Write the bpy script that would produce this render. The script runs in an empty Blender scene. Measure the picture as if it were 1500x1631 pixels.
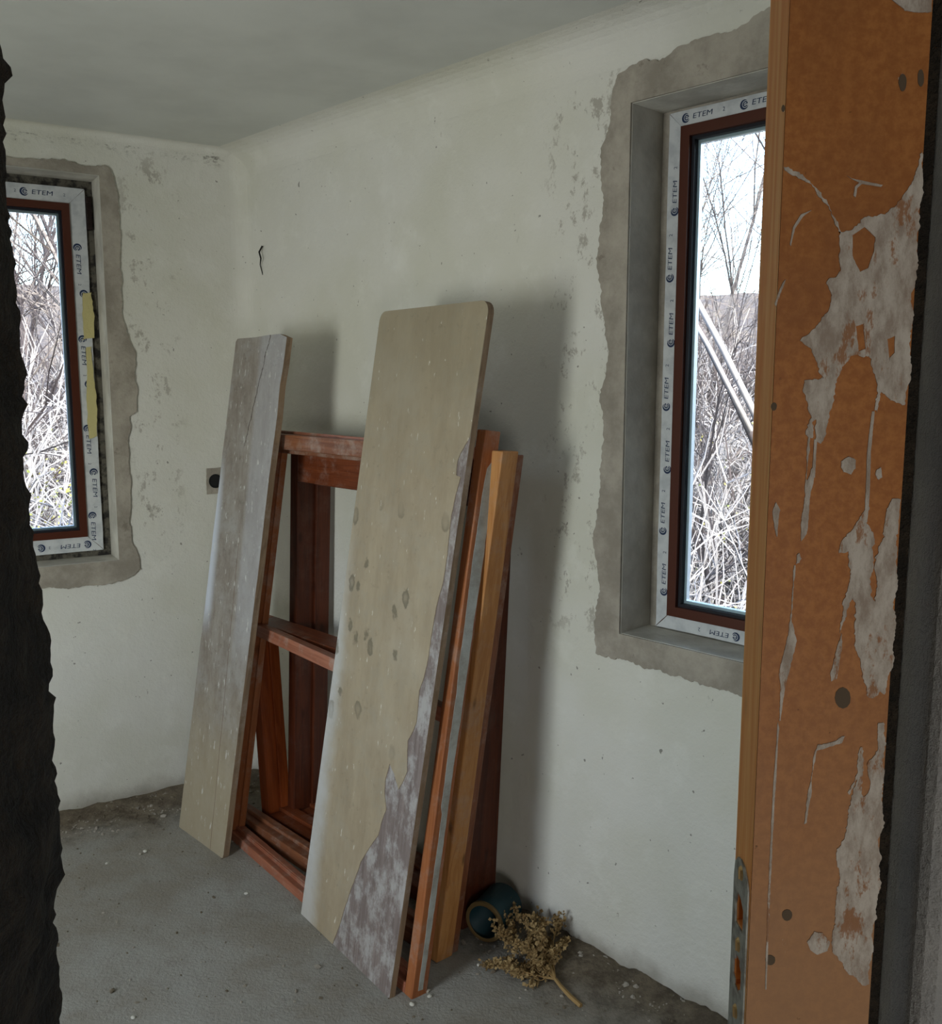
import bpy, bmesh, math, random
import numpy as np
from mathutils import Vector, Matrix
from mathutils.geometry import tessellate_polygon
from mathutils import noise as mnoise

S = bpy.context.scene
C = S.collection
R = math.radians
rnd = random.Random(7)

# ------------------------------------------------------------------ camera
CAM_H, PITCH, FPX = 1.6, R(7.9), 1500.0
cd = bpy.data.cameras.new('camera'); cam = bpy.data.objects.new('camera', cd); C.objects.link(cam)
cd.sensor_fit = 'HORIZONTAL'; cd.sensor_width = 36; cd.lens = 36; cd.clip_start = .05; cd.clip_end = 300
cam.location = (0, 0, CAM_H); cam.rotation_euler = (R(90) - PITCH, 0, 0)
S.camera = cam

# ------------------------------------------------------------------ sky, sun, exposure
S.view_settings.view_transform = 'Standard'; S.view_settings.look = 'None'
S.view_settings.gamma = 1; S.view_settings.use_curve_mapping = False
S.view_settings.exposure = 0.0
S.cycles.use_denoising = True
S.cycles.max_bounces = 10; S.cycles.diffuse_bounces = 6; S.cycles.transparent_max_bounces = 16
S.cycles.sample_clamp_indirect = 8
W = bpy.data.worlds.new('world'); S.world = W; W.use_nodes = True
wn = W.node_tree; bg = wn.nodes['Background']
sky = wn.nodes.new('ShaderNodeTexSky'); sky.sky_type = 'NISHITA'; sky.sun_disc = False
sky.sun_elevation = R(38); sky.sun_rotation = R(150); sky.altitude = 300; sky.dust_density = 5.0
wn.links.new(sky.outputs[0], bg.inputs[0]); bg.inputs[1].default_value = 1.7
sl = bpy.data.lights.new('sun', 'SUN'); so = bpy.data.objects.new('sun', sl); C.objects.link(so)
sl.energy = 8.0; sl.angle = R(.6); sl.color = (1, .97, .92)
so.rotation_euler = Vector((math.sin(R(150)) * math.cos(R(38)), math.cos(R(150)) * math.cos(R(38)), math.sin(R(38)))).to_track_quat('Z', 'Y').to_euler()

def area(name, loc, direction, sx, sy, energy, col, portal=False):
    l = bpy.data.lights.new(name, 'AREA'); o = bpy.data.objects.new(name, l); C.objects.link(o)
    l.shape = 'RECTANGLE'; l.size = sx; l.size_y = sy; l.energy = energy; l.color = col
    o.location = loc; o.rotation_euler = Vector(direction).to_track_quat('-Z', 'Y').to_euler()
    if portal: l.cycles.is_portal = True
    return o
# area lamp added in the unseen hall behind the camera, lighting the door frame
area('hall_fill_lamp', (.25, -1.7, .85), (.03, 1, .0), .7, .9, 22, (1, .97, .93))
# area lamp added in the unseen window behind the doorway wall, brightening the room
area('room_fill_lamp', (-2.03, .30, 1.18), (.64, .76, .06), .55, 1.1, 34, (.95, .99, .95))

# ------------------------------------------------------------------ geometry of the place
def ray(x, y):
    cx = (x - 750) / FPX; cy = -(y - 815.5) / FPX
    return Vector((cx, math.cos(PITCH) + math.sin(PITCH) * cy, math.cos(PITCH) * cy - math.sin(PITCH)))
EYE = Vector((0, 0, CAM_H))
def hit(x, y, p, n):                       # where the sight line of a photo point meets a real plane
    r = ray(x, y); n = Vector(n)
    return EYE + r * ((Vector(p) - EYE).dot(n) / r.dot(n))
def on_floor(x, y): return hit(x, y, (0, 0, 0), (0, 0, 1))
def bd(b): return Vector((math.sin(R(b)), math.cos(R(b)), 0))

CEIL = 2.46
MR, DR = Vector((.425, 2.375, 0)), bd(136)       # right wall: a point, its direction
ML, DL = Vector((-1.323, 3.424, 0)), bd(57.8)    # left wall
NR = Vector((.719, .695, 0)).normalized(); NL = Vector((-.533, .846, 0)).normalized()   # outward normals
CORNER = Vector((-.866, 3.712, 0))

# ------------------------------------------------------------------ helpers: shaders
class Sh:
    def __init__(s, name):
        s.m = bpy.data.materials.new(name); s.m.use_nodes = True; s.t = s.m.node_tree
        s.b = s.t.nodes['Principled BSDF']; s.b.inputs['Specular IOR Level'].default_value = .3
        s.tc = s.t.nodes.new('ShaderNodeTexCoord')
        sp = s.t.nodes.new('ShaderNodeSeparateXYZ'); s.t.links.new(s.tc.outputs['Object'], sp.inputs[0])
        s.x, s.y, s.z = sp.outputs; s.co = s.tc.outputs['Object']
    def put(s, v, sock):
        if v is None: return
        if isinstance(v, bpy.types.NodeSocket): s.t.links.new(v, sock)
        elif isinstance(v, (tuple, list)): sock.default_value = tuple(v) + ((1,) if len(v) == 3 and len(sock.default_value) == 4 else ())
        else: sock.default_value = v
    def scale(s, k, vec=None):
        n = s.t.nodes.new('ShaderNodeMapping'); n.inputs['Scale'].default_value = k; s.put(vec or s.co, n.inputs[0]); return n.outputs[0]
    def noise(s, sc, det=4, vec=None, rough=.6, dist=0):
        n = s.t.nodes.new('ShaderNodeTexNoise'); n.inputs['Scale'].default_value = sc; n.inputs['Detail'].default_value = det
        n.inputs['Roughness'].default_value = rough; n.inputs['Distortion'].default_value = dist
        s.put(vec or s.co, n.inputs['Vector']); return n.outputs['Fac']
    def voro(s, sc, vec=None):
        n = s.t.nodes.new('ShaderNodeTexVoronoi'); n.inputs['Scale'].default_value = sc; s.put(vec or s.co, n.inputs['Vector']); return n.outputs['Distance']
    def f(s, op, a, b=None, c=None):
        n = s.t.nodes.new('ShaderNodeMath'); n.operation = op; s.put(a, n.inputs[0]); s.put(b, n.inputs[1]); s.put(c, n.inputs[2]); return n.outputs[0]
    def step(s, v, lo, hi):                # smooth 0..1 between lo and hi
        n = s.t.nodes.new('ShaderNodeMapRange'); n.interpolation_type = 'SMOOTHSTEP'
        s.put(v, n.inputs[0]); n.inputs[1].default_value = lo; n.inputs[2].default_value = hi
        return n.outputs[0]
    def inv(s, v): return s.f('SUBTRACT', 1.0, v)
    def mul(s, a, b): return s.f('MULTIPLY', a, b)
    def mix(s, fac, a, b):
        n = s.t.nodes.new('ShaderNodeMix'); n.data_type = 'RGBA'; s.put(fac, n.inputs[0]); s.put(a, n.inputs[6]); s.put(b, n.inputs[7]); return n.outputs[2]
    def done(s, col, rough=.8, bump=None, bs=.3, bd_=.01, metal=0):
        s.put(col, s.b.inputs['Base Color']); s.put(rough, s.b.inputs['Roughness']); s.b.inputs['Metallic'].default_value = metal
        if bump is not None:
            n = s.t.nodes.new('ShaderNodeBump'); n.inputs['Strength'].default_value = bs; n.inputs['Distance'].default_value = bd_
            s.put(bump, n.inputs['Height']); s.t.links.new(n.outputs[0], s.b.inputs['Normal'])
        return s.m
def c8(r, g, b):
    return tuple(((v / 255) / 12.92 if v / 255 < .04045 else ((v / 255 + .055) / 1.055) ** 2.4) for v in (r, g, b))
def plain(name, col, rough=.7, metal=0): return Sh(name).done(col, rough, metal=metal)

def m_wall(name, base, zone=None):
    s = Sh(name); o = s.scale((1, 1, 1)); 
    big = s.noise(1.7, 3); mid = s.noise(7, 6, rough=.7); fine = s.noise(70, 4)
    col = s.mix(s.step(big, .35, .7), base, tuple(v * .9 for v in base[:2]) + (base[2] * .84,))
    col = s.mix(s.mul(s.step(mid, .5, .75), .28), col, c8(236, 236, 230))
    col = s.mix(s.mul(s.step(s.noise(26, 6, s.scale((1, 1, .55)), .75), .66, .74), s.step(s.noise(2.2, 3), .47, .62)), col, c8(120, 112, 102))
    col = s.mix(s.mul(s.step(s.noise(60, 2, rough=.4), .74, .78), .7), col, c8(90, 84, 76))
    if zone:                               # rough dirty zone beside a window, where the render was cut back
        P, D, s0, s1 = zone
        t_ = s.f('ADD', s.mul(s.x, D.x), s.f('ADD', s.mul(s.y, D.y), -P.dot(D)))
        zm = s.mul(s.mul(s.step(t_, s0 - .06, s0 + .04), s.inv(s.step(t_, s1 - .04, s1 + .08))), s.mul(s.step(s.z, .85, 1.0), s.inv(s.step(s.z, 2.3, 2.5))))
        st = s.step(s.noise(16, 6, s.scale((1, 1, .7)), .8), .55, .62)
        col = s.mix(s.mul(s.mul(zm, st), .6), col, c8(140, 132, 120))
    if name.endswith('left'):              # mould and cobweb along the ceiling line
        mz = s.mul(s.step(s.f('ADD', s.z, s.mul(s.noise(3, 3), .08)), CEIL - .04, CEIL + .02), s.step(s.noise(30, 6, s.scale((1, 1, 2)), .8), .5, .6)); col = s.mix(s.mul(mz, .75), col, c8(96, 92, 84))
    # grime rubbed up from the floor
    col = s.mix(s.mul(s.step(s.f('ADD', s.z, s.mul(s.noise(9, 4), .12)), .16, .05), .65), col, c8(118, 108, 94))
    bump = s.f('ADD', s.mul(mid, 1.0), s.mul(fine, .25))
    return s.done(col, .92, bump, .55, .012)
M = {}
M['wall'] = m_wall('painted_plaster', c8(216, 215, 208))
M['wall_r'] = m_wall('painted_plaster_right', c8(216, 215, 208), (MR, DR, -.30, -.10))
M['wall_l'] = m_wall('painted_plaster_left', c8(216, 215, 208), (ML, DL, .10, .24))
s = Sh('ceiling_plaster'); M['ceiling'] = s.done(s.mix(s.step(s.noise(2.5, 4), .35, .7), c8(206, 208, 202), c8(194, 196, 190)), .95, s.noise(12, 5), .15, .006)
s = Sh('cement_render'); n1 = s.noise(6, 6, rough=.7); n2 = s.noise(60, 4)
col = s.mix(s.step(n1, .35, .68), c8(142, 135, 124), c8(174, 167, 155)); col = s.mix(s.mul(s.step(s.noise(13, 5, rough=.75), .6, .7), .6), col, c8(112, 103, 93))
M['cement'] = s.done(col, .95, s.f('ADD', n1, s.mul(n2, .5)), .6, .008)
s = Sh('reveal_plaster'); n1 = s.noise(8, 5)
M['reveal'] = s.done(s.mix(s.step(n1, .35, .7), c8(176, 172, 162), c8(205, 202, 192)), .93, s.f('ADD', n1, s.mul(s.noise(50, 4), .5)), .4, .008)
s = Sh('concrete_floor'); n1 = s.noise(2.2, 5, rough=.65); n2 = s.noise(14, 6, rough=.75); n3 = s.noise(90, 3)
col = s.mix(s.step(n1, .35, .65), c8(148, 146, 140), c8(128, 121, 110)); col = s.mix(s.mul(s.step(n2, .5, .7), .45), col, c8(104, 96, 86)); col = s.mix(s.mul(s.step(n3, .66, .74), .5), col, c8(176, 172, 164))
M['floor'] = s.done(col, .93, s.f('ADD', n2, n3), .5, .006)
s = Sh('dirt'); n2 = s.noise(25, 6, rough=.8)
M['dirt'] = s.done(s.mix(s.step(n2, .35, .68), c8(84, 74, 60), c8(128, 117, 100)), .98, n2, .9, .02)
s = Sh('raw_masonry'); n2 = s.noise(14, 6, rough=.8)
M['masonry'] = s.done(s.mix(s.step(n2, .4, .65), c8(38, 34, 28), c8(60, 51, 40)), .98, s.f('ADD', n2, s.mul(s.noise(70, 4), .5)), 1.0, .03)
s = Sh('hall_render'); n2 = s.noise(120, 4, rough=.7); n1 = s.noise(5, 4)
M['hall'] = s.done(s.mix(s.step(n1, .35, .7), c8(150, 150, 148), c8(172, 170, 165)), .95, s.f('ADD', n2, s.mul(n1, .6)), .9, .006)
M['hall_dark'] = plain('hall_plaster', c8(120, 116, 108), .95)

def m_wood(name, c1, c2, knots=.6, axis='z', rough=.55, dust=0.0, bleach=None):
    s = Sh(name); k = {'z': (22, 22, 1.1), 'x': (1.1, 22, 22), 'y': (22, 1.1, 22)}[axis]
    g = s.noise(2.2, 6, s.scale(k), .65, 1.2); w = s.noise(.9, 3)
    col = s.mix(s.step(g, .32, .68), c1, c2); col = s.mix(s.mul(s.step(w, .45, .7), .35), col, tuple(v * .55 for v in c1))
    kk = {'z': (14, 14, 6), 'x': (6, 14, 14), 'y': (14, 6, 14)}[axis]
    kn = s.inv(s.step(s.voro(1.0, s.scale(kk)), .04, .17)); col = s.mix(s.mul(kn, knots), col, tuple(v * .22 for v in c1))
    if dust: col = s.mix(s.mul(s.step(s.noise(9, 6, rough=.75), .48, .7), dust), col, c8(170, 160, 150))
    return s.done(col, rough, g, .25, .004)
M['stile_red'] = m_wood('red_varnished_pine', c8(140, 82, 48), c8(166, 104, 64), .5, 'y', .5, .35)
M['rail_red'] = m_wood('red_varnished_pine_rail', c8(140, 84, 62), c8(166, 108, 84), .5, 'x', .5, .6)
M['stile_yellow'] = m_wood('yellowed_pine', c8(166, 112, 62), c8(190, 138, 84), .7, 'y', .55, .25)
M['stile_brown'] = m_wood('brown_stained_pine', c8(108, 62, 38), c8(134, 82, 52), .6, 'y', .5, .3)
M['rail_brown'] = m_wood('brown_stained_pine_rail', c8(110, 66, 44), c8(138, 88, 60), .5, 'x', .5, .45)
M['jamb_orange'] = m_wood('orange_varnished_jamb', c8(132, 62, 26), c8(160, 82, 38), .5, 'y', .45, .05)
M['jamb_dark'] = m_wood('dark_varnished_jamb', c8(66, 30, 16), c8(88, 42, 22), .5, 'y', .45, .05)
M['rail_dark'] = m_wood('dark_varnished_rail', c8(96, 46, 24), c8(120, 62, 34), .5, 'x', .45, .3)
M['grey_paint'] = Sh('grey_paint'); s = M['grey_paint']; M['grey_paint'] = s.done(s.mix(s.step(s.noise(18, 6, rough=.7), .35, .7), c8(176, 180, 176), c8(150, 148, 140)), .7, s.noise(40, 4), .4, .003)

# ------------------------------------------------------------------ helpers: objects
def link(name, me, mat=None, parent=None):
    o = bpy.data.objects.new(name, me); C.objects.link(o)
    if mat is not None: me.materials.append(mat)
    if parent is not None: o.parent = parent
    return o
def mesh(name, v, f, mat=None, parent=None, smooth=False):
    me = bpy.data.meshes.new(name); me.from_pydata([tuple(p) for p in v], [], f); me.update()
    if smooth: me.polygons.foreach_set('use_smooth', [True] * len(me.polygons))
    return link(name, me, mat, parent)
def bmo(name, bm, mat=None, parent=None, smooth=False):
    bmesh.ops.recalc_face_normals(bm, faces=bm.faces)
    me = bpy.data.meshes.new(name); bm.to_mesh(me); bm.free()
    if smooth: me.polygons.foreach_set('use_smooth', [True] * len(me.polygons))
    return link(name, me, mat, parent)
def struct(o, label=None):
    o['kind'] = 'structure'
    if label: o['label'] = label
    return o
def tag(o, label, cat, group=None, kind=None):
    o['label'] = label; o['category'] = cat
    if group: o['group'] = group
    if kind: o['kind'] = kind
    return o
def empty(name, mw=None, parent=None):
    o = bpy.data.objects.new(name, None); C.objects.link(o); o.empty_display_size = .1
    if mw is not None: o.matrix_world = mw
    return o
def frame_m(o, u, v):                      # local x = u, y = v, z = u cross v
    u = Vector(u).normalized(); v = Vector(v); v = (v - u * v.dot(u)).normalized(); w = u.cross(v)
    m = Matrix((u, v, w)).transposed().to_4x4(); m.translation = o; return m
def bm_box(bm, x0, x1, y0, y1, z0, z1, bev=0.0):
    r = bmesh.ops.create_cube(bm, size=1); vs = r['verts']
    for v in vs: v.co = Vector(((x0 + x1) / 2 + v.co.x * (x1 - x0), (y0 + y1) / 2 + v.co.y * (y1 - y0), (z0 + z1) / 2 + v.co.z * (z1 - z0)))
    if bev:
        es = list({e for v in vs for e in v.link_edges}); bmesh.ops.bevel(bm, geom=es, offset=bev, segments=2, affect='EDGES', profile=.5)
def box(name, x0, x1, y0, y1, z0, z1, mat, parent=None, bev=0.0):
    bm = bmesh.new(); bm_box(bm, x0, x1, y0, y1, z0, z1, bev); return bmo(name, bm, mat, parent)
def slab(name, outer, holes, t, mat, parent=None, to3=None, side_mat=None, sub=0):
    """flat shape (2D loops, holes) given thickness t; to3(a, b, c) places it"""
    loops = [outer] + list(holes); pts = [p for l in loops for p in l]
    tris = tessellate_polygon([[Vector((p[0], p[1], 0)) for p in l] for l in loops])
    n = len(pts); to3 = to3 or (lambda a, b, c: (a, b, c))
    v = [to3(p[0], p[1], 0) for p in pts] + [to3(p[0], p[1], t) for p in pts]
    f = [tuple(x) for x in tris] + [tuple(x + n for x in reversed(tri)) for tri in tris]
    k = 0; sides = []
    for l in loops:
        for i in range(len(l)):
            a, b = k + i, k + (i + 1) % len(l); f.append((a, b, b + n, a + n)); sides.append(len(f) - 1)
        k += len(l)
    me = bpy.data.meshes.new(name); me.from_pydata([tuple(p) for p in v], [], f); me.update()
    bm = bmesh.new(); bm.from_mesh(me); bmesh.ops.recalc_face_normals(bm, faces=bm.faces); bm.to_mesh(me); bm.free()
    o = link(name, me, mat, parent)
    if side_mat is not None:
        me.materials.append(side_mat)
        for i in sides: me.polygons[i].material_index = 1
    return o
def rough_line(pts, step, amp, seed=0, closed=True):
    """subdivide a 2D outline and make it ragged"""
    out = []; n = len(pts)
    for i in range(n if closed else n - 1):
        a = Vector(pts[i][:2]); b = Vector(pts[(i + 1) % n][:2]); k = max(1, int((b - a).length / step)); d = (b - a)
        nrm = Vector((-d.y, d.x)).normalized() if d.length else Vector((0, 0))
        for j in range(k):
            p = a + d * (j / k); h = 1.3 * mnoise.noise(Vector((p.x / step * .09 + seed, p.y / step * .09, seed * 1.7))) + .6 * mnoise.noise(Vector((p.x / step * .4, p.y / step * .4 + seed, 3))) + .45 * mnoise.noise(Vector((p.x / step * 1.3, p.y / step * 1.3 + seed, 9)))
            q = p + nrm * h * amp; out.append((q.x, q.y))
    if not closed: out.append(tuple(pts[-1][:2]))
    return out
def tubes(paths, sides=3):
    V = []; F = []
    for path in paths:
        n = len(path); base = len(V)
        for i, (p, r) in enumerate(path):
            d = (path[min(i + 1, n - 1)][0] - path[max(i - 1, 0)][0])
            if d.length < 1e-9: d = Vector((0, 0, 1))
            d.normalize(); a = d.orthogonal().normalized() if i == 0 else (a - d * a.dot(d)).normalized(); b = d.cross(a)
            for k in range(sides):
                t = 2 * math.pi * k / sides; V.append(p + a * (math.cos(t) * r) + b * (math.sin(t) * r))
        for i in range(n - 1):
            for k in range(sides):
                q = base + i * sides; F.append((q + k, q + (k + 1) % sides, q + sides + (k + 1) % sides, q + sides + k))
        F.append(tuple(base + k for k in reversed(range(sides)))); F.append(tuple(base + (n - 1) * sides + k for k in range(sides)))
    return V, F

# ------------------------------------------------------------------ room shell
def wall_prism(name, pts, z0, z1, mat, **k):
    return struct(slab(name, [(p[0], p[1]) for p in pts], [], z1 - z0, mat, None, lambda a, b, c: (a, b, z0 + c), **k))
def wall_plane(name, P, D, N, s0, s1, openings, t, mat, side=None):
    """upright wall through P along D, thickness t outward along N, with rectangular openings (s0,s1,z0,z1)"""
    holes = [[(a, c), (b, c), (b, d), (a, d)] for a, b, c, d in openings]
    return struct(slab(name, [(s0, 0), (s1, 0), (s1, CEIL), (s0, CEIL)], holes, t, mat, None,
                       lambda a, b, c: tuple(P + D * a + N * c + Vector((0, 0, b))), side))
sCl = (CORNER - ML).dot(DL); sCr = (CORNER - MR).dot(DR)
W1 = (-.60, .02, .945, 2.315)      # opening of window_1 (left wall): s range, z range
W2 = (-.045, .62, .945, 2.27)      # opening of window_2 (right wall)
wall_left = wall_plane('wall_left', ML, DL, NL, -1.9, sCl + .12, [W1], .28, M['wall_l'], M['reveal'])
wall_right = wall_plane('wall_right', MR, DR, NR, sCr - .12, 1.75, [W2], .28, M['wall_r'], M['reveal'])
# soft plastered vertical corner and cove
bm = bmesh.new(); rr = .07; prof = []
for i in range(9):
    t = i / 8; a = CORNER - DL * rr; b = CORNER + DR * rr
    p = a * (1 - t) ** 2 + CORNER * (2 * t * (1 - t)) + b * t * t; prof.append((p.x, p.y))
prof += [(CORNER.x, CORNER.y + .02)]
wall_prism('trim_1', prof, 0, CEIL, M['wall'])
def cove(name, a, b, inn, r):
    v = []; f = []; n = 8
    for e in (a, b):
        v.append(e + Vector((0, 0, CEIL)))
        for i in range(n + 1):
            t = i / n; p = e + inn * (r * t * t) + Vector((0, 0, CEIL - r * (1 - t) ** 2)); v.append(p + inn * .001)
    k = n + 2
    for i in range(k): f.append((i, (i + 1) % k, k + (i + 1) % k, k + i))
    return struct(mesh(name, v, f, M['wall'], smooth=False))
cove('trim_2', CORNER, MR + DR * 1.75, -NR, .10)
cove('trim_3', CORNER, ML - DL * 1.9, -NL, .03)
PL = ML - DL * 1.9; PRr = MR + DR * 1.75
wall_prism('wall_west', [(PL.x, PL.y), (-2.8, .85), (-3.0, .75), (PL.x - .25, PL.y + .1)], 0, CEIL, M['wall'])
P3, Q3 = Vector((-2.8, .85, 0)), Vector((-1.25, -.2, 0)); D3 = (Q3 - P3).normalized(); N3 = Vector((D3.y, -D3.x, 0))
if N3.dot(Vector((0, 3, 0)) - P3) > 0: N3 = -N3
L3 = (Q3 - P3).length; W3 = (.50, 1.42, .9, 2.15)
wall_plane('wall_southwest', P3, D3, N3, -.05, L3 + .05, [W3], .28, M['wall'], M['reveal'])
wall_prism('wall_east', [(.508, 1.14), (.508, 1.0), (.512, .985), (.522, .974), (.54, .97), (2.3, .97), (2.3, 1.14)], 0, CEIL, M['hall'])
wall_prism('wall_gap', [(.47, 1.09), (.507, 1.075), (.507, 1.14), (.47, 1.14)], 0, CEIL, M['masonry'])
# rough masonry mass at the left of the doorway, its broken corner as a real ragged relief
Yc = .95
prof_px = [(0, -40), (2, 20), (10, 80), (18, 110), (26, 118), (19, 150), (17, 250), (22, 330), (30, 400), (40, 500), (48, 600), (52, 640), (46, 680), (50, 760), (60, 840), (68, 880), (76, 960), (88, 1000), (90, 1060), (97, 1105), (92, 1130), (96, 1200), (104, 1290), (107, 1345), (108, 1380), (95, 1420), (98, 1500), (106, 1560), (104, 1640), (104, 1760)]
zs = np.linspace(0, CEIL, 330); pz = []; px_ = []
for x, y in prof_px:
    h = hit(x, y, (0, Yc, 0), (0, 1, 0)); pz.append(h.z); px_.append(h.x)
pz, px_ = np.array(pz)[::-1], np.array(px_)[::-1]
v = []; cols = 13
for zi in zs:
    x0 = float(np.interp(zi, pz, px_))
    for j in range(cols):
        t = j / (cols - 1)                                  # 0 room side back, .3 corner, 1 hall side
        if t < .3: u = t / .3; X = -.85 * (1 - u) + x0 * u; Y = .36 * (1 - u) + Yc * u
        else: u = (t - .3) / .7; X = x0 * (1 - u) - .38 * u; Y = Yc * (1 - u) + .55 * u
        a = .012 if j in (0, cols - 1) else .022
        nn = mnoise.noise(Vector((X * 9, Y * 9, zi * 9))) + .6 * mnoise.noise(Vector((X * 30, Y * 30, zi * 34)))
        if j == int(round(.3 * (cols - 1))): nn = .35 * mnoise.noise(Vector((1, 5, zi * 40))) + .3 * mnoise.noise(Vector((4, 1, zi * 110)))
        v.append((X + nn * a * .6, Y + nn * a * .3, zi))
f = [(i * cols + j, i * cols + j + 1, (i + 1) * cols + j + 1, (i + 1) * cols + j) for i in range(len(zs) - 1) for j in range(cols - 1)]
bm = bmesh.new(); vv = [bm.verts.new(p) for p in v]
for q in f: bm.faces.new([vv[i] for i in q])
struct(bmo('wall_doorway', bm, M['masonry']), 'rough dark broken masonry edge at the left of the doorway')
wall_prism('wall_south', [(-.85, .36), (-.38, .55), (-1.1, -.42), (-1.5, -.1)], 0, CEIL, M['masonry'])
# hall around the camera
wall_prism('wall_hall_left', [(-1.1, -.35), (-1.1, -2.3), (-1.25, -2.3), (-1.3, -.2)], 0, CEIL, M['hall_dark'])
wall_prism('wall_hall_back', [(-1.25, -2.3), (2.4, -2.3), (2.4, -2.45), (-1.25, -2.45)], 0, CEIL, M['hall_dark'])
wall_prism('wall_hall_right', [(2.2, -2.3), (2.2, 1.0), (2.4, 1.0), (2.4, -2.3)], 0, CEIL, M['hall_dark'])
outline = [(-3.2, .6), (-1.4, -.5), (-1.4, -2.5), (2.5, -2.5), (2.5, 1.3), (PRr.x + .25, PRr.y + .1), (CORNER.x + .02, CORNER.y + .32), (PL.x - .3, PL.y + .2)]
wall_prism('ceiling', outline, CEIL, CEIL + .2, M['ceiling'])
# floor: one uneven sheet, banked with dirt along the two visible walls
def wall_dist(x, y):
    p = Vector((x, y, 0)); return min(-(p - MR).dot(NR), -(p - ML).dot(NL))
nx, ny = 260, 300; v = []; xs = np.linspace(-3.3, 2.6, nx); ys = np.linspace(-2.6, 4.1, ny)
for y in ys:
    for x in xs:
        d = wall_dist(x, y); z = .002 * mnoise.noise(Vector((x * 6, y * 6, 0)))
        if -.05 < d < .35 and y > 1.2:
            w = max(0, 1 - max(0, d) / (.16 + .12 * mnoise.noise(Vector((x * 2.2, y * 2.2, 4)))))
            z += .022 * w * (1 + .7 * mnoise.noise(Vector((x * 14, y * 14, 2)))) + .006 * w * mnoise.noise(Vector((x * 50, y * 50, 2)))
        v.append((x, y, z))
f = [(j * nx + i, j * nx + i + 1, (j + 1) * nx + i + 1, (j + 1) * nx + i) for j in range(ny - 1) for i in range(nx - 1)]
s = Sh('concrete_floor_dirty'); n1 = s.noise(2.2, 5, rough=.65); n2 = s.noise(16, 6, rough=.78); n3 = s.noise(110, 3)
col = s.mix(s.step(n1, .35, .65), c8(158, 158, 154), c8(140, 135, 126)); col = s.mix(s.mul(s.step(n2, .5, .72), .35), col, c8(112, 105, 96)); col = s.mix(s.mul(s.step(n3, .64, .72), .35), col, c8(166, 162, 154))
def wd(P, N): return s.f('SUBTRACT', P.dot(N), s.f('ADD', s.mul(s.x, N.x), s.mul(s.y, N.y)))
dist = s.f('MINIMUM', wd(MR, NR), wd(ML, NL)); dirt = s.inv(s.step(s.f('ADD', dist, s.mul(s.noise(4, 5, rough=.7), .5)), .32, .62))
dcol = s.mix(s.step(n2, .35, .66), c8(74, 63, 49), c8(116, 104, 86)); col = s.mix(s.mul(dirt, .9), col, dcol)
M['floor'] = s.done(col, .95, s.f('ADD', n2, s.mul(n3, .7)), .7, .006)
floor = struct(mesh('floor', v, f, M['floor'], smooth=True))

# cement surrounds trowelled round the windows, outlines as they stand on the wall
def wall_uv(px, P, D, N):
    h = hit(px[0], px[1], P, N); return ((h - P).dot(D), h.z)
def surround(name, outer_px, opening, P, D, N, parent, amp=.006, extra=()):
    outer = rough_line([wall_uv(p, P, D, N) for p in outer_px] + list(extra), .006, amp, 3)
    a, b, c, d = opening; e = .001
    hole = [(a - e, c - e), (b + e, c - e), (b + e, d + e), (a - e, d + e)]
    return slab(name, outer, [hole], .007, M['cement'], parent, lambda u, z, t: tuple(P + D * u - N * t + Vector((0, 0, z))))
surround('cement_surround', [(952, 1040), (950, 1000), (956, 930), (947, 850), (958, 780), (962, 700), (958, 640), (970, 560), (958, 480), (955, 400), (962, 320), (960, 250), (975, 180), (985, 120), (1010, 105), (1050, 92), (1110, 60), (1160, 55), (1215, 22)],
         W2, MR, DR, NR, wall_right, .009, [(.70, 2.44), (.76, 2.3), (.75, 1.2), (.76, .86), (.4, .862), (.25, .868)] + [])
surround('cement_surround', [(225, 905), (218, 880), (208, 860), (207, 780), (204, 700), (206, 664), (217, 656), (216, 600), (214, 560), (205, 540), (194, 500), (191, 420), (189, 330), (183, 285), (172, 268), (130, 262), (100, 256), (60, 254), (20, 250)],
         W1, ML, DL, NL, wall_left, .007, [(-.68, 2.33), (-.70, 1.5), (-.69, .86), (-.3, .865), (-.05, .858), (.04, .864)])

# ------------------------------------------------------------------ windows
M['film'] = Sh('white_film'); s = M['film']; M['film'] = s.done(s.mix(s.step(s.noise(20, 4), .4, .7), c8(205, 208, 210), c8(182, 186, 190)), .5, s.noise(30, 3), .15, .003)
M['brown_pvc'] = plain('brown_profile', c8(78, 40, 28), .35)
M['gasket'] = plain('black_gasket', c8(26, 26, 34), .6)
M['spacer'] = plain('aluminium_spacer', c8(190, 205, 215), .35, .6)
M['ink'] = plain('blue_ink', c8(34, 52, 84), .6)
M['filler'] = Sh('dark_gap_filler'); s = M['filler']; M['filler'] = s.done(s.mix(s.step(s.noise(30, 5), .4, .6), c8(46, 44, 42), c8(98, 94, 84)), .95, s.noise(40, 5), 1, .01)
M['foam'] = Sh('mounting_foam'); s = M['foam']; M['foam'] = s.done(c8(196, 186, 132), .8, s.noise(60, 4), .7, .006)
M['steel_dark'] = plain('rusty_steel', c8(38, 26, 24), .6, .3)
g = bpy.data.materials.new('window_glass'); g.use_nodes = True; t = g.node_tree; t.nodes.clear()
out = t.nodes.new('ShaderNodeOutputMaterial'); mx = t.nodes.new('ShaderNodeMixShader'); tr = t.nodes.new('ShaderNodeBsdfTransparent'); gl = t.nodes.new('ShaderNodeBsdfGlossy'); lw = t.nodes.new('ShaderNodeFresnel')
lw.inputs[0].default_value = 1.45; tr.inputs[0].default_value = (.93, .96, .95, 1); gl.inputs['Roughness'].default_value = .02
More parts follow.
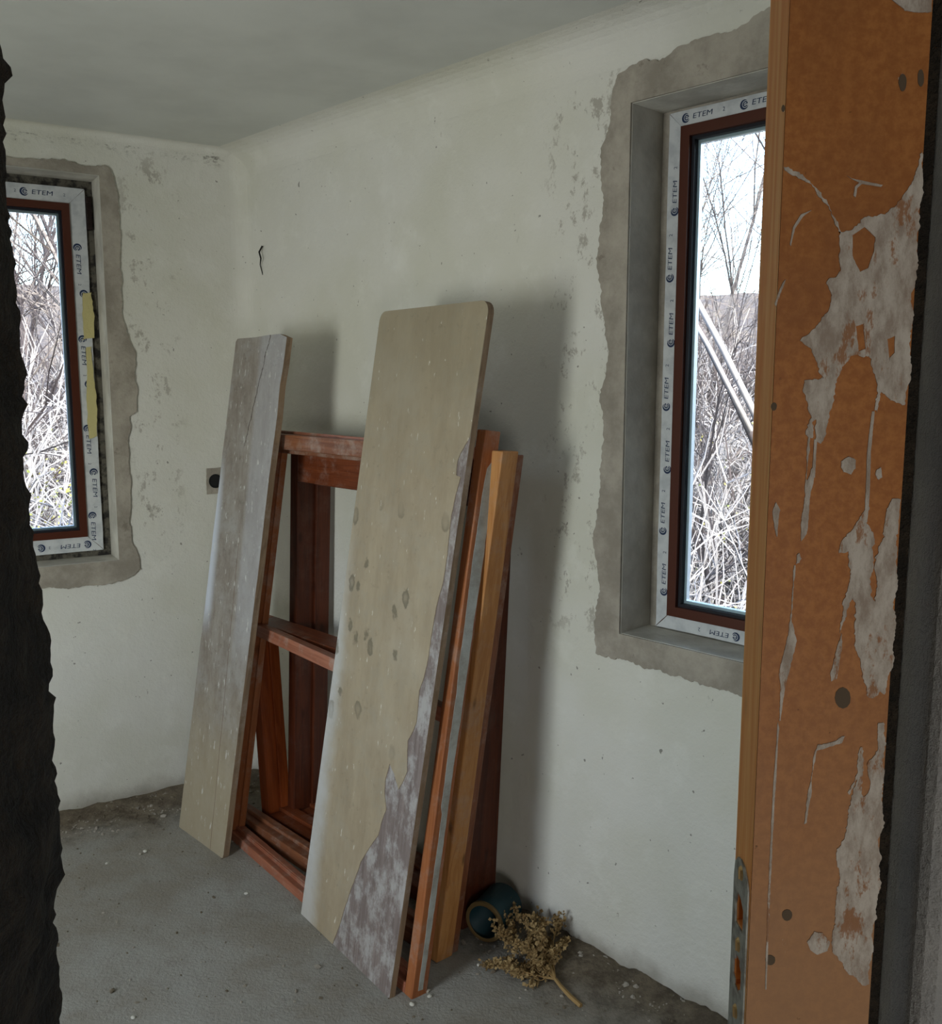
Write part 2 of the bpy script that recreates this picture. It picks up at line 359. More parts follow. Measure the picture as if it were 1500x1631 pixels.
t.links.new(lw.outputs[0], mx.inputs[0]); t.links.new(tr.outputs[0], mx.inputs[1]); t.links.new(gl.outputs[0], mx.inputs[2]); t.links.new(mx.outputs[0], out.inputs[0]); M['glass'] = g

def ring(name, a, b, c, d, w, z0, z1, mat, parent, bev=.002):
    """mitred rectangular ring: outer a..b x c..d, bar width w, depth z0..z1"""
    o = [(a, c), (b, c), (b, d), (a, d)]; i = [(a + w, c + w), (b - w, c + w), (b - w, d - w), (a + w, d - w)]
    v = []; f = []
    for k in range(4):
        q = (k + 1) % 4; e = len(v)
        for z in (z0, z1):
            for p in (o[k], o[q], i[q], i[k]): v.append((p[0], p[1], z))
        f += [(e, e + 1, e + 2, e + 3), (e + 7, e + 6, e + 5, e + 4), (e, e + 4, e + 5, e + 1), (e + 1, e + 5, e + 6, e + 2), (e + 2, e + 6, e + 7, e + 3), (e + 3, e + 7, e + 4, e)]
    me = bpy.data.meshes.new(name); me.from_pydata(v, [], f); bm = bmesh.new(); bm.from_mesh(me); bmesh.ops.remove_doubles(bm, verts=bm.verts, dist=1e-5)
    return bmo(name, bm, mat, parent)
def letters(parent, x, y, rot, z, h):
    """the maker's mark as printed on the film: a ringed e, then the word"""
    e = bpy.data.objects.new('printed_mark', None); C.objects.link(e); e.parent = parent; e.location = (x, y, z); e.rotation_euler = (0, 0, rot)
    return e
def text_mesh(body, size, shear=0.0):
    cu = bpy.data.curves.new('t', 'FONT'); cu.body = body; cu.size = size; cu.align_y = 'CENTER'; cu.shear = shear; cu.resolution_u = 3
    o = bpy.data.objects.new('t', cu); C.objects.link(o); bpy.context.view_layer.update()
    me = bpy.data.meshes.new_from_object(o.evaluated_get(bpy.context.evaluated_depsgraph_get())); bpy.data.objects.remove(o); return me
def mark_mesh():
    word = text_mesh('ETEM', .026, .1); 
    bm = bmesh.new(); bm.from_mesh(word)
    for v_ in bm.verts: v_.co.x = v_.co.x * 1.15 + .020; v_.co.y *= .85
    # crescent-ringed "e"
    def arc(r0, r1, a0, a1, cx=0, cy=0, n=20, taper=True):
        vs = []
        for i in range(n + 1):
            t_ = i / n; a = a0 + (a1 - a0) * t_; th = (math.sin(math.pi * t_) if taper else 1) * (r1 - r0) + .0006
            vs.append((bm.verts.new((cx + r0 * math.cos(a), cy + r0 * math.sin(a), 0)), bm.verts.new((cx + (r0 + th) * math.cos(a), cy + (r0 + th) * math.sin(a), 0))))
        for i in range(n): bm.faces.new((vs[i][0], vs[i + 1][0], vs[i + 1][1], vs[i][1]))
    arc(.0105, .0165, R(60), R(330)); arc(.0050, .0078, R(10), R(330), taper=False)
    q = [bm.verts.new(p) for p in ((-.0055, -.0012, 0), (.0068, .0002, 0), (.0068, .0024, 0), (-.0055, .0010, 0))]; bm.faces.new(q)
    for v_ in bm.verts: v_.co.z = 0
    bm.normal_update()
    for fc in bm.faces:
        if fc.normal.z < 0: fc.normal_flip()
    me = bpy.data.meshes.new('printed_mark'); bm.to_mesh(me); bm.free(); me.materials.append(M['ink']); return me
MARK = mark_mesh()
small = text_mesh('2', .014); small.materials.append(M['ink'])

def window(name, P, D, N, s0, s1, z0, z1, off, film_w, label, side, gap, pack):
    """casement set off metres behind the wall face. Local x = D, y = up, z = towards the room"""
    root = empty(name, frame_m(P + D * s0 + N * off + Vector((0, 0, z0)), D, (0, 0, 1)))
    flip = root.matrix_world.to_3x3() @ Vector((0, 0, 1)); assert flip.dot(-N) > 0, name
    struct(root, label); w = s1 - s0; h = z1 - z0
    ring('outer_frame', 0, w, 0, h, film_w + .012, -.06, 0, M['brown_pvc'], root)
    films = [('v', 0, film_w), ('v', w - film_w, w), ('h', 0, film_w), ('h', h - film_w, h)]
    k = film_w
    quads = [[(0, 0), (k, k), (k, h - k), (0, h)], [(w, 0), (w, h), (w - k, h - k), (w - k, k)], [(0, 0), (w, 0), (w - k, k), (k, k)], [(0, h), (k, h - k), (w - k, h - k), (w, h)]]
    fs = []
    for qi, q in enumerate(quads):
        c_ = Vector((sum(p[0] for p in q) / 4, sum(p[1] for p in q) / 4)); q2 = [tuple(Vector(p).lerp(c_, .002)) for p in q]
        n_ = max(abs(q2[0][0] - q2[2][0]), abs(q2[0][1] - q2[2][1]))
        q3 = rough_line(q2, .02, .0012, qi + len(name)); fo = slab('protective_film', q3, [], .0015, M['film'], root, lambda a, b, c: (a, b, .0005 + c)); fs.append(fo)
    z = .0025
    def mk(par, x, y, rot, sc=1.0):
        o = bpy.data.objects.new('printed_mark', MARK); C.objects.link(o); o.parent = par; o.location = (x, y, z); o.rotation_euler = (0, 0, rot); o.scale = (sc,) * 3
        p = bpy.data.objects.new('printed_mark', small); C.objects.link(p); p.parent = par; p.location = (x + .125 * math.cos(rot) * sc, y + .125 * math.sin(rot) * sc, z); p.rotation_euler = (0, 0, rot)
    vs_ = .8 if film_w < .045 else 1
    y_ = .10; i = 0
    while y_ < h - .12:
        xo = film_w * (.38 if i % 2 else .62)
        if side == 'left': mk(fs[0], xo, y_, R(90), vs_); mk(fs[1], w - xo, y_ + .08, R(-90), vs_)
        else: mk(fs[1], w - xo, y_ + .03, R(-90), vs_); mk(fs[0], xo, y_, R(90), vs_)
        y_ += .163; i += 1
    x_ = .05; 
    while x_ < w - .16:
        mk(fs[3], x_, h - film_w * .5, 0, vs_); x_ += .16
    x_ = w - .06
    while x_ > .10: mk(fs[2], x_, film_w * .45, R(180), vs_); x_ -= .16
    k = film_w + .001
    ring('glazing_bead', k, w - k, k, h - k, .026, -.03, .008, M['brown_pvc'], root)
    k += .026
    ring('gasket', k, w - k, k, h - k, .008, -.034, -.004, M['gasket'], root)
    ring('spacer_bar', k + .006, w - k - .006, k + .006, h - k - .006, .010, -.034, -.020, M['spacer'], root)
    box('pane', k + .002, w - k - .002, k + .002, h - k - .002, -.0185, -.0145, M['glass'], root)
    # packing between frame and masonry
    gl_, gb, gr, gt = gap
    o = [(-gl_, -gb), (w + gr, -gb), (w + gr, h + gt), (-gl_, h + gt)]
    slab('gap_packing', o, [[(0, 0), (w, 0), (w, h), (0, h)]], .05, pack, root, lambda a, b, c: (a, b, -.058 + c))
    return root
w2s0, w2z0, w2z1 = -.018, .948, 2.262
win2 = window('window_2', MR, DR, NR, w2s0, .60, w2z0, w2z1, .12, .036, 'tall brown framed casement in white printed film, right of the leaning boards, bare trees outside', 'left', (.026, .003, .02, .008), M['cement'])
w1s1 = -.008
win1 = window('window_1', ML, DL, NL, -.575, w1s1, .968, 2.285, .12, .054, 'narrow brown framed casement in white printed film, at the left edge beside the dark doorway edge', 'right', (.025, .023, .028, .03), M['filler'])
# on window_1: mounting bracket and yellow foam squeezed over the film
ww = w1s1 + .575
bm = bmesh.new(); bm_box(bm, ww + .002, ww + .020, 1.175, 1.29, -.01, .012, .002)
for yy in (1.20, 1.225, 1.25, 1.272):
    bm_box(bm, ww + .004, ww + .017, yy - .003, yy + .003, .012, .0155)
o = bmo('mounting_bracket', bm, M['steel_dark'], win1); o['label'] = 'rusty steel bracket'
for (a, b, c, d) in ((ww - .034, ww + .006, .78, .955), (ww - .030, ww - .004, .42, .76)):
    pts = rough_line([(a, c), (b, c + .01), (b + .003, (c + d) / 2), (b - .002, d), (a + .006, d - .004), (a + .002, (c + d) / 2)], .01, .004, c)
    slab('foam_bead', pts, [], .005, M['foam'], win1, lambda x, y, t_: (x, y, .002 + t_))
# unseen third window that lights the room from behind the doorway wall
w3 = empty('window_3', frame_m(P3 + D3 * W3[0] + N3 * .12 + Vector((0, 0, W3[2])), D3, (0, 0, 1))); struct(w3)
ring('outer_frame', 0, W3[1] - W3[0], 0, W3[3] - W3[2], .06, -.03, .03, M['brown_pvc'], w3)
box('pane', .05, W3[1] - W3[0] - .05, .05, W3[3] - W3[2] - .05, -.002, .002, M['glass'], w3)
for (P, D, N, o_) in ((ML, DL, NL, W1), (MR, DR, NR, W2), (P3, D3, N3, W3)):
    area('sky_portal', P + D * ((o_[0] + o_[1]) / 2) + N * .30 + Vector((0, 0, (o_[2] + o_[3]) / 2)), -N, o_[1] - o_[0], o_[3] - o_[2], 1, (1, 1, 1), True)

# ------------------------------------------------------------------ door frame on the right of the doorway
M['fibre'] = Sh('varnished_fibreboard'); s = M['fibre']; a_ = s.noise(90, 5, rough=.7); b_ = s.noise(5, 4)
col = s.mix(s.step(a_, .35, .68), c8(156, 96, 46), c8(178, 116, 60)); col = s.mix(s.mul(s.step(b_, .42, .7), .4), col, c8(132, 84, 48))
for z_, k in ((1.15, .5),): col = s.mix(s.mul(s.inv(s.step(s.f('ADD', s.z, s.mul(s.noise(4, 4), .3)), .95, 1.6)), .6), col, c8(168, 138, 108))  # paler lower part: partly light falling on the face, put into its colour
col = s.mix(s.mul(s.step(s.noise(38, 5, s.scale((1, 1, .35)), .8), .68, .72), .55), col, c8(190, 176, 156)); col = s.mix(s.mul(s.step(s.noise(55, 3), .70, .74), .6), col, c8(70, 44, 26))
M['fibre'] = s.done(col, .5, a_, .2, .002)
M['edge_pine'] = m_wood('pine_edge', c8(232, 146, 70), c8(246, 186, 116), .35, 'z', .5)
M['smear'] = Sh('plaster_smear'); s = M['smear']; n_ = s.noise(45, 6, s.scale((1, 1, .4)), .75)
thin_ = s.step(s.noise(22, 6, s.scale((1, 1, .4)), .78), .55, .62)
M['smear'] = s.done(s.mix(s.mul(thin_, .85), s.mix(s.step(n_, .35, .65), c8(158, 144, 130), c8(200, 192, 180)), c8(150, 102, 64)), .95, n_, 1, .004)
FX0, FX1, FY = .3178, .4604, 1.0; FD = .0640
door = tag(empty('door_frame', Matrix.Translation((FX0, FY, 0))), 'tall orange brown fibreboard door frame post smeared with plaster, right of the doorway', 'door frame')
# strike plate openings in the reveal (Y, z) found on the plane x = FX0
def rv(px): h = hit(px[0], px[1], (FX0, 0, 0), (1, 0, 0)); return (h.y, h.z)
Yb = FY + FD
def rz(y): return hit(1180, y, (FX0, 0, 0), (1, 0, 0)).z
pz0, pz1 = rz(1720), rz(1366)
ym = (FY + Yb) / 2
def rect_h(y0, y1, w_): z0, z1 = rz(y1), rz(y0); return [(ym - w_, z0), (ym + w_, z0), (ym + w_, z1), (ym - w_, z1)]
hole_latch = rect_h(1424, 1476, .015)
zz0, zz1 = rz(1588), rz(1530)
hole_bolt = [(ym - .008, zz0), (ym + .010, zz0 + .002), (ym + .010, zz0 + .008), (ym + .017, zz0 + .012), (ym + .017, zz1 - .012), (ym + .010, zz1 - .008), (ym + .010, zz1), (ym - .008, zz1), (ym - .008, zz1 - .006), (ym - .014, zz1 - .010), (ym - .014, zz0 + .010), (ym - .008, zz0 + .006)]
def post():
    """box post whose reveal face carries two mortises"""
    outer = [(0, 0), (FD, 0), (FD, CEIL), (0, CEIL)]; holes = [[(p[0] - FY, p[1]) for p in h] for h in (hole_latch, hole_bolt)]
    loops = [outer] + holes; pts = [p for l in loops for p in l]; tris = tessellate_polygon([[Vector((p[0], p[1], 0)) for p in l] for l in loops])
    v = [(0, p[0], p[1]) for p in pts]; f = [tuple(x) for x in tris]; k = 4
    for h in holes:
        n = len(h); b = len(v); v += [(.03, p[0], p[1]) for p in h]
        for i in range(n): f.append((k + i, k + (i + 1) % n, b + (i + 1) % n, b + i))
        f.append(tuple(range(b, b + n))); k += n
    return v, f
v, f = post(); edge = mesh('reveal_edge', v, f, M['edge_pine'], door); edge['label'] = 'orange pine edge strip'
b = bmesh.new(); W_ = FX1 - FX0; bm_box(b, .0005, W_, 0, FD, 0, CEIL)
bmesh.ops.delete(b, geom=[fc for fc in b.faces if fc.calc_center_median().x < .0006], context='FACES_ONLY')
b2 = bmo('face_board', b, M['fibre'], door)
# strike plate
M['plate'] = Sh('worn_grey_steel'); s = M['plate']; n_ = s.noise(60, 5); M['plate'] = s.done(s.mix(s.step(n_, .4, .65), c8(168, 172, 166), c8(126, 126, 120)), .45, n_, .4, .002, .35)
M['brass'] = plain('brass_screw', c8(190, 160, 110), .35, .8)
top = [(FY + .004, pz0), (Yb - .003, pz0), (Yb - .003, pz1 - .03), (Yb - .006, pz1 - .012), (Yb - .016, pz1 - .002), (ym + .004, pz1 + .001), (ym - .010, pz1 - .002), (FY + .012, pz1 - .010), (FY + .005, pz1 - .022)]
hl = [(p[0], p[1]) for p in rough_line([(ym - .013, rz(1478)), (ym + .016, rz(1480)), (ym + .018, rz(1450)), (ym + .012, rz(1424)), (ym - .002, rz(1428)), (ym - .013, rz(1440))], .006, .002, 2)]
hb = hole_bolt
plate = slab('strike_plate', [(p[0] - FY, p[1]) for p in top], [[(p[0] - FY, p[1]) for p in h] for h in (hl, hb)], .0018, M['plate'], door, lambda a, b_, c: (-c - .0002, a, b_)); plate['label'] = 'worn grey steel strike plate'
for y_ in (1385, 1508, 1625):
    bm = bmesh.new(); r_ = bmesh.ops.create_cone(bm, cap_ends=True, segments=16, radius1=.0075, radius2=.0055, depth=.003)
    for v_ in bm.verts: v_.co = Vector((-v_.co.z - .003, v_.co.x, v_.co.y * 1.3))
    bm_box(bm, -.0052, -.0042, -.001, .001, -.007, .007)
    o = bmo('screw', bm, M['brass'], plate); o.location = (0, ym - FY, rz(y_))
# plaster smears and drips on the face, traced where they lie on the board
def fp(px): h = hit(px[0], px[1], (0, FY, 0), (0, 1, 0)); return (h.x - FX0, h.z)
smears = [
 [(1483, -30), (1483, 20), (1440, 18), (1418, 0), (1415, -30)],
 [(1468, 240), (1456, 285), (1432, 320), (1410, 345), (1402, 345), (1376, 347), (1360, 360), (1350, 366), (1337, 368), (1330, 352), (1318, 325), (1300, 300), (1280, 280), (1248, 266), (1250, 270), (1290, 296), (1312, 322), (1322, 342), (1334, 362), (1337, 390), (1340, 428), (1330, 440), (1318, 443), (1316, 448), (1322, 470), (1315, 495), (1300, 520), (1284, 535), (1275, 541), (1290, 555), (1300, 575), (1312, 605), (1280, 606), (1278, 625), (1290, 665), (1285, 690), (1290, 698), (1292, 672), (1298, 668), (1303, 705), (1312, 690), (1324, 640), (1330, 605), (1345, 580), (1355, 566), (1385, 566), (1390, 590), (1396, 610), (1392, 655), (1398, 656), (1402, 625), (1420, 640), (1440, 645), (1446, 600), (1452, 480), (1460, 380), (1466, 300)],
 [(1287, 690), (1290, 690), (1284, 765), (1294, 740), (1299, 738), (1290, 800), (1284, 850), (1275, 862), (1277, 820), (1281, 765)],
 [(1296, 700), (1300, 700), (1297, 760), (1292, 762)],
 [(1273, 880), (1277, 890), (1272, 898), (1266, 898), (1268, 882)],
 [(1264, 900), (1266, 900), (1260, 985), (1268, 1020), (1258, 1060), (1252, 1090), (1246, 1120), (1243, 1148), (1240, 1148), (1242, 1090), (1240, 1075), (1250, 1030), (1258, 985)],
 [(1388, 655), (1392, 655), (1386, 720), (1384, 790), (1380, 832), (1376, 832), (1380, 720)],
 [(1382, 805), (1378, 830), (1384, 840), (1390, 860), (1388, 930), (1388, 955), (1392, 958), (1393, 900), (1398, 870), (1410, 855), (1428, 850), (1427, 900), (1424, 980), (1420, 1050), (1415, 1085), (1408, 1105), (1400, 1100), (1385, 1110), (1374, 1080), (1364, 1035), (1360, 1000), (1361, 960), (1356, 945), (1345, 990), (1336, 1010), (1340, 980), (1352, 920), (1350, 880), (1333, 880), (1340, 862), (1352, 850), (1362, 835)],
 [(1340, 1008), (1341, 1030), (1332, 1080), (1322, 1085), (1321, 1072), (1332, 1030)],
 [(1432, 795), (1430, 850), (1412, 862), (1405, 850), (1410, 810), (1420, 795)],
 [(1408, 1150), (1406, 1260), (1398, 1400), (1388, 1520), (1382, 1565), (1375, 1570), (1350, 1550), (1330, 1520), (1324, 1500), (1330, 1440), (1336, 1385), (1330, 1360), (1345, 1330), (1350, 1290), (1356, 1270), (1364, 1240), (1352, 1265), (1350, 1262), (1362, 1240), (1370, 1190), (1374, 1190), (1372, 1268), (1376, 1272), (1386, 1250), (1382, 1212), (1396, 1195), (1398, 1152)],
 [(1345, 1172), (1340, 1182), (1312, 1192), (1300, 1195), (1298, 1210), (1294, 1230), (1284, 1310), (1280, 1312), (1290, 1245), (1294, 1205), (1302, 1186), (1330, 1180), (1340, 1172)],
 [(1285, 1500), (1296, 1482), (1310, 1485), (1322, 1500), (1318, 1515), (1300, 1520), (1290, 1512)],
 [(1339, 735), (1350, 728), (1361, 733), (1362, 746), (1354, 757), (1342, 752), (1338, 744)],
 [(1395, 748), (1402, 744), (1404, 760), (1398, 764), (1393, 756)],
 [(1238, 150 + 1150 - 150), (1240, 1160), (1232, 1300), (1227, 1400), (1222, 1530), (1220, 1575), (1218, 1575), (1219, 1520), (1224, 1395), (1229, 1280)],
 [(1348, 280), (1356, 285), (1380, 290), (1405, 295), (1402, 298), (1372, 293), (1364, 300), (1362, 314), (1359, 312), (1361, 298), (1368, 291), (1354, 284)],
 [(1292, 335), (1278, 345), (1265, 365), (1259, 392), (1257, 390), (1262, 362), (1275, 342)],
 [(1250, 445), (1244, 465), (1235, 488), (1233, 484), (1240, 460)],
 [(1235, 800), (1240, 812), (1237, 855), (1232, 840), (1230, 815)],
]
smear_holes = [[(1356, 374), (1376, 362), (1392, 378), (1391, 400), (1382, 428), (1368, 434), (1356, 408)], [(1362, 520), (1374, 516), (1378, 556), (1366, 560)], [(1412, 540), (1424, 535), (1424, 562), (1414, 575)]]
for i, sm in enumerate(smears):
    pts = rough_line([fp(p) for p in sm], .002, (.0030 if i in (1, 7, 10) else .0012) if i not in (3, 6, 15, 16, 17) else .0004, i)
    holes = [rough_line([fp(p) for p in h], .003, .001, 31) for h in (smear_holes if i == 1 else [])]
    o = slab('plaster_smear', pts, holes, .0010 + .0001 * (i % 5), M['smear'], door, lambda a, b_, c: (a, -.0002 - c, b_))
M['stain'] = plain('dark_knot_filler', c8(92, 78, 62), .8)
for cx, cy, rx, ry in ((1342, 1111, 13, 17), (1253, 1457, 8, 9), (1226, 1529, 8, 8), (1232, 648, 4, 6), (1437, 132, 6, 14), (1247, 173, 3, 6), (1466, 125, 5, 14)):
    pts = rough_line([fp((cx + rx * math.cos(a * math.pi / 6), cy + ry * math.sin(a * math.pi / 6))) for a in range(12)], .003, .0008, cx)
    slab('filled_screw_hole', pts, [], .0006, M['stain'], door, lambda a, b_, c: (a, -.0001 - c, b_))

# ------------------------------------------------------------------ leaning boards
BL, BR = on_floor(480, 1455), on_floor(620, 1591)
LEAN = Vector((.2585, .0565, 1.785)) / 1.785
def board(name, bl, br, height, thick, outline_fn, mat, label):
    u = (br - bl).normalized(); m = frame_m(bl, u, LEAN)
    root = empty(name, m); w = (br - bl).length
    L = LEAN * height; vx = L.dot(u); vy = (L - u * vx).length      # slight sideways slip of the top
    sh = vx / vy
    return root, w, vy, sh
s = Sh('weathered_veneer'); gx = s.noise(2.0, 6, s.scale((6, 1.6, 6)), .75); b_ = s.noise(3.5, 4)
col = s.mix(s.step(gx, .2, .8), c8(168, 154, 130), c8(146, 132, 110))
col = s.mix(s.mul(s.step(s.noise(9, 6, rough=.8), .46, .66), .4), col, c8(150, 144, 128)); col = s.mix(s.mul(s.step(s.noise(30, 6, rough=.8), .56, .68), .35), col, c8(112, 102, 84)); col = s.mix(s.mul(s.step(b_, .45, .7), .5), col, c8(170, 160, 142))
col = s.mix(s.mul(s.step(s.y, 1.25, 1.75), .35), col, c8(128, 122, 100))
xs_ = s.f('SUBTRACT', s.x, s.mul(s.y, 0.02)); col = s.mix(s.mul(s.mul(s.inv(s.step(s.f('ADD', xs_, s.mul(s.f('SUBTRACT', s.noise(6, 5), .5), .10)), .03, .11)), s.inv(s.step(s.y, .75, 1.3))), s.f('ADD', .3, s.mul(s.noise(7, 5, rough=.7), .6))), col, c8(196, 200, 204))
vd = s.f('ADD', s.voro(1, s.scale((13, 9, 8))), s.mul(s.noise(30, 3), .34)); spots = s.mul(s.inv(s.step(vd, .36, .43)), s.f('ADD', .45, s.mul(s.step(vd, .2, .38), .55))); zone = s.mul(s.step(s.y, .55, .75), s.inv(s.step(s.y, 1.2, 1.32)))
col = s.mix(s.mul(s.mul(spots, zone), .75), col, c8(98, 92, 76))
col = s.mix(s.mul(s.step(s.noise(40, 4, s.scale((1.6, .5, 1)), .6), .66, .71), .6), col, c8(222, 218, 206))
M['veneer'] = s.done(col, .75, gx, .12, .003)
s = Sh('bare_chipboard_core'); g1 = s.noise(2.2, 6, s.scale((40, 2, 10)), .7); g2 = s.noise(14, 6, s.scale((1, .6, 1)), .75)
col = s.mix(s.step(g1, .3, .7), c8(108, 97, 94), c8(136, 124, 120)); col = s.mix(s.mul(s.step(g2, .44, .62), .75), col, c8(176, 174, 172))
M['core'] = s.done(col, .85, s.f('ADD', g1, g2), .5, .004)
M['board_edge'] = m_wood('plywood_edge', c8(118, 98, 78), c8(146, 124, 100), .3, 'y', .8, .4)
for_big, w, hh, sh = board('large_board', BL, BR, 1.795, .018, None, None, None)
tag(for_big, 'widest tallest tan board with rounded top corners and peeled veneer, leaning in the middle', 'board')
def big_outline(sh, w, h, r=.03):
    tl = Vector((sh * h, h)); p = [(0, 0), (w, 0)]
    for c_, a0 in (((w + sh * (h - r) - r, h - r), 0), ((sh * (h - r) + r, h - r), 90)):
        for i in range(7): a = R(a0 + 15 * i); p.append((c_[0] + r * math.cos(a), c_[1] + r * math.sin(a)))
    return p
bo = big_outline(sh, w, hh)
def dens(pts, step):                       # add points along long straight sides without roughening
    return rough_line(pts, step, 0)
slab('core_panel', bo, [], .017, M['core'], for_big, lambda a, b_, c: (a, b_, -c), M['board_edge'])
u_ = (BR - BL).normalized(); m_big = for_big.matrix_world.copy(); n_big = m_big.to_3x3() @ Vector((0, 0, 1)); inv_big = m_big.inverted()
def bp(px): q = inv_big @ hit(px[0], px[1], BL, n_big); return (q.x, q.y)
peel_px = [(762, 688), (750, 694), (734, 722), (729, 735), (727, 757), (734, 760), (726, 790), (719, 822), (716, 850), (713, 885), (705, 930), (696, 965), (688, 1010), (682, 1050), (676, 1078), (668, 1100), (664, 1150), (655, 1172), (650, 1180), (649, 1228), (641, 1248), (635, 1258), (628, 1232), (621, 1216), (615, 1240), (613, 1262), (616, 1290), (608, 1310), (603, 1330), (588, 1352), (575, 1372), (566, 1400), (556, 1425), (548, 1450), (541, 1475), (532, 1500), (530, 1504)]
peel = rough_line([bp(p) for p in peel_px], .006, .002, 5, closed=False)
q0 = bp((764, 680)); xe = w + sh * q0[1]
ven = [(.0, .0), (max(peel[-1][0], .1), 0)] + [p for p in reversed(peel) if p[1] > .004 and p[0] < w + sh * p[1] - .001] + [(xe, q0[1])] + bo[2:]
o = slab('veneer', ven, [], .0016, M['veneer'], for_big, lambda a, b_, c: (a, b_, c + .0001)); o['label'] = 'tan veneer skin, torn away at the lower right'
# small board
s = Sh('whitewashed_board'); g1 = s.noise(2.6, 6, s.scale((6, 1.8, 6)), .78); g2 = s.noise(5, 5, rough=.7)
xx = s.f('SUBTRACT', s.x, s.mul(s.y, .025))
col = s.mix(s.step(g1, .3, .7), c8(150, 144, 136), c8(124, 114, 104)); col = s.mix(s.mul(s.step(g2, .45, .7), .55), col, c8(160, 158, 154)); col = s.mix(s.mul(s.step(s.noise(26, 6, rough=.8), .52, .66), .45), col, c8(102, 94, 86))
col = s.mix(s.mul(s.inv(s.step(s.f('ADD', s.y, s.mul(g2, .4)), .35, .85)), .7), col, c8(162, 150, 124))
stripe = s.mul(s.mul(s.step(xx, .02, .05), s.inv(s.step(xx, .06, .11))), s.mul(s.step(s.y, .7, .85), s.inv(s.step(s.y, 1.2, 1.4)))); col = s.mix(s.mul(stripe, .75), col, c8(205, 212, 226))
stripe2 = s.mul(s.step(xx, .24, .27), s.step(s.y, .6, .8)); col = s.mix(s.mul(stripe2, .35), col, c8(176, 178, 184))
crk = s.inv(s.step(s.f('ABSOLUTE', s.f('SUBTRACT', xx, s.f('ADD', .222, s.mul(s.noise(2.5, 3), .02)))), .0006, .0022)); col = s.mix(s.mul(s.mul(crk, s.inv(s.step(s.y, 1.0, 1.2))), .7), col, c8(96, 66, 50))
crk2 = s.inv(s.step(s.f('ABSOLUTE', s.f('SUBTRACT', xx, s.f('ADD', .17, s.f('ADD', s.mul(s.f('SUBTRACT', s.y, 1.3), .27), s.mul(s.noise(22, 3), .03))))), .0008, .0035)); col = s.mix(s.mul(s.mul(crk2, s.step(s.y, 1.38, 1.42)), .85), col, c8(60, 46, 36))
col = s.mix(s.mul(s.step(s.noise(36, 4, s.scale((1.6, .5, 1))), .62, .68), .6), col, c8(206, 204, 198))
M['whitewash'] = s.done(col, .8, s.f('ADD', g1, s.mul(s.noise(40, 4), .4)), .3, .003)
SL, SR = on_floor(285, 1317), on_floor(355, 1368)
sb, w, hh, sh = board('small_board', SL, SR, 1.745, .03, None, None, None)
tag(sb, 'narrow grey whitewashed board with a crack, leaning left of the wide tan board', 'board')
pts = [(0, 0), (w - .004, 0), (w, .01), (w + sh * .5, .5), (w + sh * 1.0 , 1.0), (w + sh * 1.36 - .004, 1.36), (w + sh * 1.5, 1.5), (w + sh * 1.6 - .006, 1.6), (w + sh * 1.66, 1.66), (w + sh * hh, hh - .005), (w * .86 + sh * hh, hh + .006), (w * .4 + sh * hh, hh), (.01 + sh * hh, hh - .001), (sh * hh, hh - .012), (sh * .9, .9)]
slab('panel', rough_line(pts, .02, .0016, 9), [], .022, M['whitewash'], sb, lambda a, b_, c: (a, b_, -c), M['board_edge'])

# ------------------------------------------------------------------ stacked old window frames behind the boards
a0, a1 = on_floor(370, 1340), on_floor(655, 1593); UA = (a1 - a0).normalized(); WA = Vector((-UA.y, UA.x, 0));
if WA.y < 0: WA = -WA
def rack(o, k):                            # an old frame gone out of square
    for v_ in o.data.vertices: v_.co.x += k * v_.co.y
def wood_frame(name, origin, U, lean, width, height, depth, stile, top_h, bot_h, mats, label, mid=None, horns=(0, 0), lips=True, group=None):
    """leaning rectangular frame: local x along U, y up the lean, z away from the wall (front at z=0, back at -depth)"""
    L_ = lean.normalized(); sh_ = L_.dot(U) / (L_ - U * L_.dot(U)).length
    fr = frame_m(origin, U, lean); root = empty(name, fr); tag(root, label, 'window frame', group)
    vlen = height; ls, ms, rs = stile; sm, rm = mats
    def side(x0, x1, y1, inner):
        bm = bmesh.new(); bm_box(bm, x0, x1, 0, y1, -depth, 0, .003)
        if lips:                            # rebate strip on the inner edge
            xa, xb = (x1, x1 + .012) if inner > 0 else (x0 - .012, x0)
            bm_box(bm, xa, xb, bot_h, height - top_h, -depth, -depth * .55, .002)
        return bmo('stile', bm, sm, root)
    side(0, ls, vlen + horns[0], 1); side(width - rs, width, vlen + horns[1], -1)
    def rail(nm, y0, y1, d0=0.0, d1=None):
        bm = bmesh.new(); bm_box(bm, ls, width - rs, y0, y1, -(d1 or depth), -d0, .003)
        return bmo(nm, bm, rm, root)
    rail('top_rail', vlen - top_h, vlen); rail('bottom_rail', 0, bot_h)
    if lips:
        rail('rebate_strip', vlen - top_h - .014, vlen - top_h, depth * .5); rail('rebate_strip', bot_h, bot_h + .014, depth * .5)
    if mid: rail('middle_rail', mid[0], mid[1], .004, depth - .006)
    root['racked'] = sh_
    for ch in root.children: rack(ch, sh_)
    return root
leanA = Vector((.13, .06, 1))
# A: front casement frame; extends a little behind the small board
oA = a0 - UA * .085; wA = (a1 - oA).length
fA = wood_frame('window_frame', oA, UA, leanA, wA, 1.45, .05, (.060, 0, .034), .032, .030, (M['stile_red'], M['rail_red']),
                'front red varnished frame of the leaning stack, its thin middle rail left of the wide board', mid=(.735, .775), horns=(0, .045))
o = box('sill_ledge', .06, wA - .034, .030, .042, -.05, -.022, M['rail_red'], fA); rack(o, fA['racked'])
